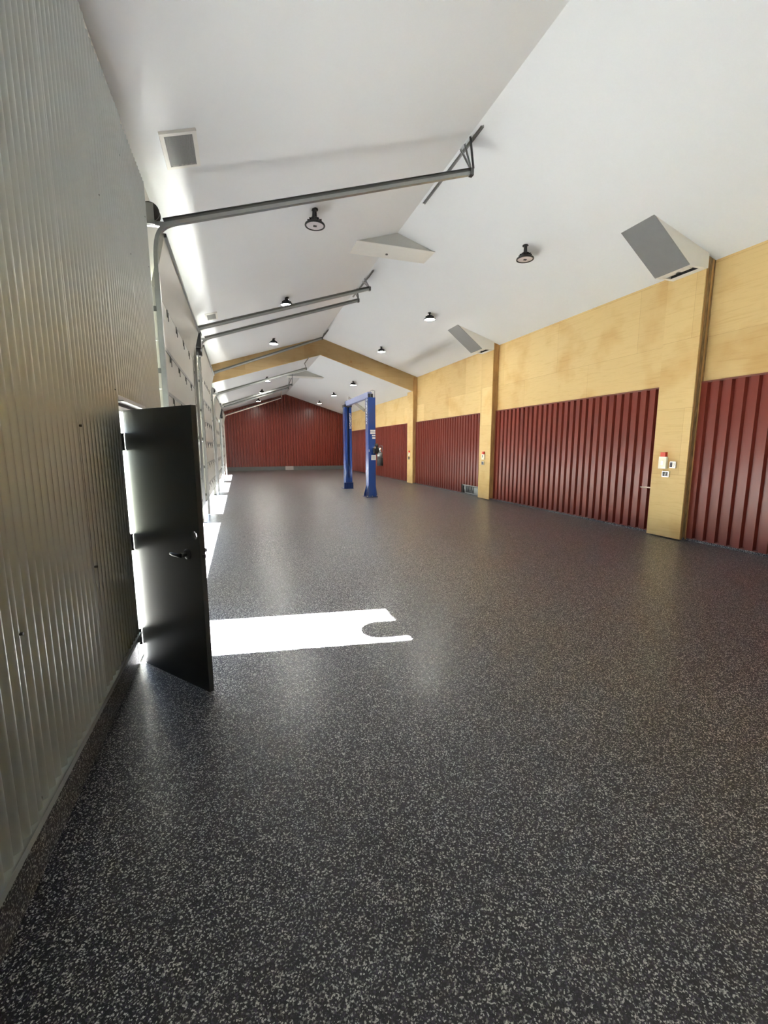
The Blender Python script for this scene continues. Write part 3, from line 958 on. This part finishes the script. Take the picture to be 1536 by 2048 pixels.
# near column: closed back towards the camera, channel opening away
x0, x1, y0, y1 = 5.20, 5.46, 14.58, 14.94
c1 = MB().box((x0, y0, 0.02), (x1, y0 + 0.05, HT)).box((x0, y0 + 0.05, 0.02), (x0 + 0.03, y1, HT)).box((x1 - 0.03, y0 + 0.05, 0.02), (x1, y1, HT))
c1.box((x0 + 0.03, y1 - 0.03, 0.02), (x0 + 0.09, y1, HT)).box((x1 - 0.09, y1 - 0.03, 0.02), (x1 - 0.03, y1, HT))
col1 = c1.build('column', 'blue', lift, bevel=0.006)
MB().box((x0 - 0.09, y0 - 0.04, 0.0), (x1 + 0.06, y1 + 0.12, 0.02)).build('base_plate', 'blue_dark', lift)
gus = MB()
for (xa, xb) in ((x0, x0 - 0.085), (x1, x1 + 0.055)):
    for yy in (y0 + 0.03, y1 - 0.06):
        gus.prism([(xa, 0.02), (xb, 0.02), (xb, 0.10), (xa, 0.42)], 'y', yy, yy + 0.015)
gus.build('gusset', 'blue_dark', lift)
for (ax, ay) in ((x0 - 0.06, y0 - 0.015), (x0 + 0.13, y0 - 0.02), (x1 + 0.035, y0 - 0.015)):
    MB().cyl((ax, ay, 0.02), (ax, ay, 0.055), 0.015, 8).build('anchor_bolt', 'galv', lift)
# carriages inside the columns
MB().box((x0 + 0.04, y0 + 0.08, 0.25), (x1 - 0.04, y1 + 0.03, 0.95)).build('carriage', 'blue_dark', lift)
# far column: channel opening towards the camera
u0, u1, w0, w1 = 5.17, 5.47, 17.98, 18.30
c2 = MB().box((u0, w1 - 0.04, 0.02), (u1, w1, HT + 0.02)).box((u0, w0, 0.02), (u0 + 0.03, w1 - 0.04, HT + 0.02)).box((u1 - 0.03, w0, 0.02), (u1, w1 - 0.04, HT + 0.02))
c2.box((u0 + 0.03, w0, 0.02), (u0 + 0.105, w0 + 0.03, HT + 0.02)).box((u1 - 0.105, w0, 0.02), (u1 - 0.03, w0 + 0.03, HT + 0.02))
col2 = c2.build('column', 'blue', lift, bevel=0.006)
MB().box((u0 + 0.115, w0 + 0.06, 0.28), (u1 - 0.115, w0 + 0.11, 0.95)).build('carriage', 'blue', lift)
tag(MB().box((u0 + 0.135, w0 + 0.06, 0.95), (u1 - 0.135, w0 + 0.085, HT)).build('slider', 'blue_dark', lift), 'dark slider strip')
bb = MB().box((5.08, 17.86, 0.0), (5.49, 18.36, 0.02)).box((5.09, 17.88, 0.02), (5.48, 17.96, 0.27))
for q in range(5):
    bb.box((5.10 + q * 0.076, 17.865, 0.03), (5.13 + q * 0.076, 17.88, 0.25))
bb.build('base_plate', 'blue_dark', lift)
tag(MB().box((u0 - 0.01, w0 - 0.02, HT - 0.04), (u1 + 0.01, w1, HT + 0.06)).build('top_cap', 'black', lift), 'black top cap')
MB().box((u0 + 0.02, w0 - 0.012, 0.27), (u1 - 0.02, w0 + 0.02, 0.46)).build('foot_plate', 'blue', lift)
# overhead beam, diagonal bar, hoses
MB().bar((5.30, 14.72, HT + 0.10), (5.30, 18.2, HT + 0.10), 0.14, 0.20).build('overhead_beam', 'blue_pale', lift, bevel=0.008)
MB().box((5.24, 14.66, HT), (5.40, 14.84, HT + 0.13)).build('beam_bracket', 'black', lift)
MB().box((5.24, 18.06, HT), (5.40, 18.24, HT + 0.13)).build('beam_bracket', 'black', lift)
tag(MB().bar((5.44, 18.34, 3.79), (5.44, 15.9, 3.09), 0.03, 0.11).build('diagonal_bar', 'tan_bar', lift), 'grey brown diagonal bar')
def arch(xc, ya, yb, zb0, hh):
    return MB().tube([(xc, ya, zb0), (xc, ya, zb0 + hh * 0.8), (xc + (yb - ya) * 0.1, (ya * .6 + yb * .4), zb0 + hh), (xc, yb, zb0 + hh * 0.8), (xc, yb, zb0)], 0.012, 8)
MB().tube([(5.28, 14.6, HT), (5.28, 14.6, HT + 0.2), (5.35, 14.6, HT + 0.24), (5.44, 14.6, HT + 0.22), (5.44, 14.6, HT)], 0.012, 8).build('hose_loop', 'hose', lift)
MB().tube([(5.22, 18.05, HT + .05), (5.22, 18.05, HT + 0.19), (5.28, 18.05, HT + 0.23), (5.33, 18.05, HT + 0.19), (5.33, 18.05, HT + .05)], 0.012, 8).build('hose_loop', 'hose', lift)
# lettering and stickers
lift_text('ROTARY', 0.17, (x0 - 0.004, 14.76, 2.52), ((0, 0, 1), (0, 1, 0), (-1, 0, 0)), lift)
lift_text('LIFT', 0.17, (x0 - 0.004, 14.76, 3.08), ((0, 0, 1), (0, 1, 0), (-1, 0, 0)), lift)
lift_text('ROTARY', 0.12, (u1 - 0.052, w0 - 0.004, 2.50), ((0, 0, 1), (-1, 0, 0), (0, -1, 0)), lift)
lift_text('LIFT', 0.12, (u1 - 0.052, w0 - 0.004, 2.92), ((0, 0, 1), (-1, 0, 0), (0, -1, 0)), lift)
for (sa, sb, za, zb2) in ((5.27, 5.45, 2.27, 2.33), (5.27, 5.45, 2.19, 2.25), (5.33, 5.45, 2.11, 2.16), (5.34, 5.45, 2.03, 2.08)):
    tag(MB().box((sa, y0 - 0.004, za), (sb, y0, zb2)).build('sticker', 'sticker', lift), 'white warning sticker')
st = MB().box((5.30, y0 - 0.035, 1.30), (5.455, y0, 1.47)).build('instruction_plate', 'sticker', lift)
tag(st, 'pale grey plate')
pm = MB()
for q in range(4):
    pm.box((5.32, y0 - 0.037, 1.335 + q * 0.032), (5.435 - 0.02 * (q % 2), y0 - 0.035, 1.343 + q * 0.032))
tag(pm.build('printed_lines', 'sticker_print', st), 'grey lines of print')
tag(MB().box((5.215, y0 - 0.004, 1.58), (5.235, y0, 1.66)).build('sticker', 'sticker', lift), 'small white sticker')
# power unit on the right of the near column
pu = tag(MB().box((5.36, y0 - 0.16, 1.52), (5.52, y0, 1.72)).build('motor_block', 'black', lift, bevel=0.01), 'black motor block')
MB().cyl((5.46, y0 - 0.10, 1.72), (5.46, y0 - 0.10, 1.86), 0.06, 14).build('motor', 'black', lift)
tag(MB().cyl((5.58, y0 - 0.10, 1.37), (5.58, y0 - 0.10, 1.56), 0.095, 18).build('pump_body', 'galv', lift), 'silver pump body')
tag(MB().cyl((5.58, y0 - 0.10, 1.56), (5.58, y0 - 0.10, 1.72), 0.05, 14).build('pump_neck', 'chrome', lift), 'silver neck')
tag(MB().cyl((5.59, y0 - 0.10, 1.10), (5.59, y0 - 0.10, 1.37), 0.105, 18).build('oil_tank', 'rubber', lift), 'black oil tank')
MB().tube([(5.52, y0 - 0.1, 1.68), (5.58, y0 - 0.12, 1.80), (5.66, y0 - 0.12, 1.78), (5.68, y0 - 0.1, 1.60)], 0.014, 8).build('hose', 'hose', lift)
tag(MB().box((5.365, y0 - 0.165, 1.70), (5.41, y0 - 0.02, 1.76)).build('valve', 'chrome', lift), 'small silver valve')

# ------------------------------------------------------------------ switches and outlets on the pilasters
XP = W - PD
def outlet(y0, y1, z0, z1, label, dark):
    t = thing('outlet_box', (XP, (y0 + y1) / 2, z0), label, 'outlet', 'metal outlet boxes on the pilasters')
    MB().box((XP - 0.045, y0, z0), (XP, y1, z1)).build('box', 'chrome', t, bevel=0.004)
    n = 2
    for k in range(n):
        a = y0 + (y1 - y0) * (0.12 + 0.42 * k)
        b = a + (y1 - y0) * 0.34
        pm_ = MB().box((XP - 0.050, a, z0 + (z1 - z0) * 0.14), (XP - 0.044, b, z1 - (z1 - z0) * 0.14))
        ro = tag(pm_.build('receptacle', 'black' if (dark or k == 1) else 'plastic', t), 'black receptacle' if (dark or k == 1) else 'pale switch')
        sl_ = MB().box((XP - 0.053, a + .01, z0 + (z1 - z0) * .3), (XP - 0.049, b - .01, z0 + (z1 - z0) * .36)).box((XP - 0.053, a + .01, z0 + (z1 - z0) * .62), (XP - 0.049, b - .01, z0 + (z1 - z0) * .68))
        sl_.build('slots', 'sticker_print', ro)
    return t
def switch(y0, y1, z0, z1, label, tilt=0.0):
    t = thing('wall_switch', (XP, (y0 + y1) / 2, z0), label, 'switch', 'red-topped switches on the pilasters')
    MB().box((XP - 0.05, y0, z0), (XP, y1, z1)).build('plate', 'plastic', t, bevel=0.006)
    w = (y1 - y0)
    tag(MB().box((XP - 0.06, y0 + w * 0.12, z1), (XP, y1 - w * 0.22, z1 + 0.085)).build('red_cap', 'red_plastic', t, bevel=0.004), 'bright red cap')
    tag(MB().box((XP - 0.058, y0 + w * .38, z0 + .07), (XP - 0.05, y0 + w * .62, z0 + .15)).build('toggle', 'chrome', t), 'small grey toggle')
    return t
switch(6.225, 6.385, 1.325, 1.555, 'cream wall switch with a red cap on the nearest pilaster')
outlet(6.035, 6.155, 1.345, 1.47, 'metal outlet box right of the red-capped switch on the nearest pilaster', False)
outlet(6.155, 6.295, 1.17, 1.285, 'metal outlet box below the red-capped switch on the nearest pilaster', True)
switch(12.78, 12.93, 1.325, 1.50, 'small cream switch on the second pilaster')
outlet(12.80, 12.93, 1.15, 1.26, 'small dark outlet box on the second pilaster', True)
switch(19.53, 19.66, 1.32, 1.48, 'small cream switch on the third pilaster')
outlet(19.54, 19.67, 1.15, 1.27, 'small dark outlet box on the third pilaster', True)
tag(MB().cyl((W - 0.055, 6.55, 0.92), (W - 0.055, 6.92, 0.92), 0.014, 10).build('pipe_stub', 'pink_rail'), 'short pale pipe stub on the widest red panel beside the nearest pilaster', 'pipe')

# galvanised manifold in the notch at floor level
t = thing('floor_manifold', (W - 0.06, 13.9, 0.0), 'galvanised box with pipes in the floor-level notch beside the second pilaster', 'manifold')
MB().box((W - 0.012, 13.19, 0.0), (W - 0.004, 14.67, 0.35)).build('back_plate', 'galv_dark', t)
fm = MB().box((W - 0.06, 13.19, 0.325), (W - 0.008, 14.55, 0.352)).box((W - 0.06, 14.30, 0.05), (W - 0.008, 14.335, 0.33)).box((W - 0.06, 13.19, 0.05), (W - 0.008, 14.34, 0.075))
fm.build('steel_frame', 'galv', t)
tag(MB().box((W - 0.058, 14.52, 0.05), (W - 0.008, 14.66, 0.36)).build('dark_end', 'rubber', t), 'black end piece')
MB().box((W - 0.055, 13.25, 0.09), (W - 0.014, 13.72, 0.30)).build('cover', 'galv', t, bevel=0.004)
for y in (13.82, 14.02, 14.18, 14.42):
    MB().cyl((W - 0.04, y, 0.05), (W - 0.04, y, 0.33), 0.018, 10).build('pipe', 'chrome', t)
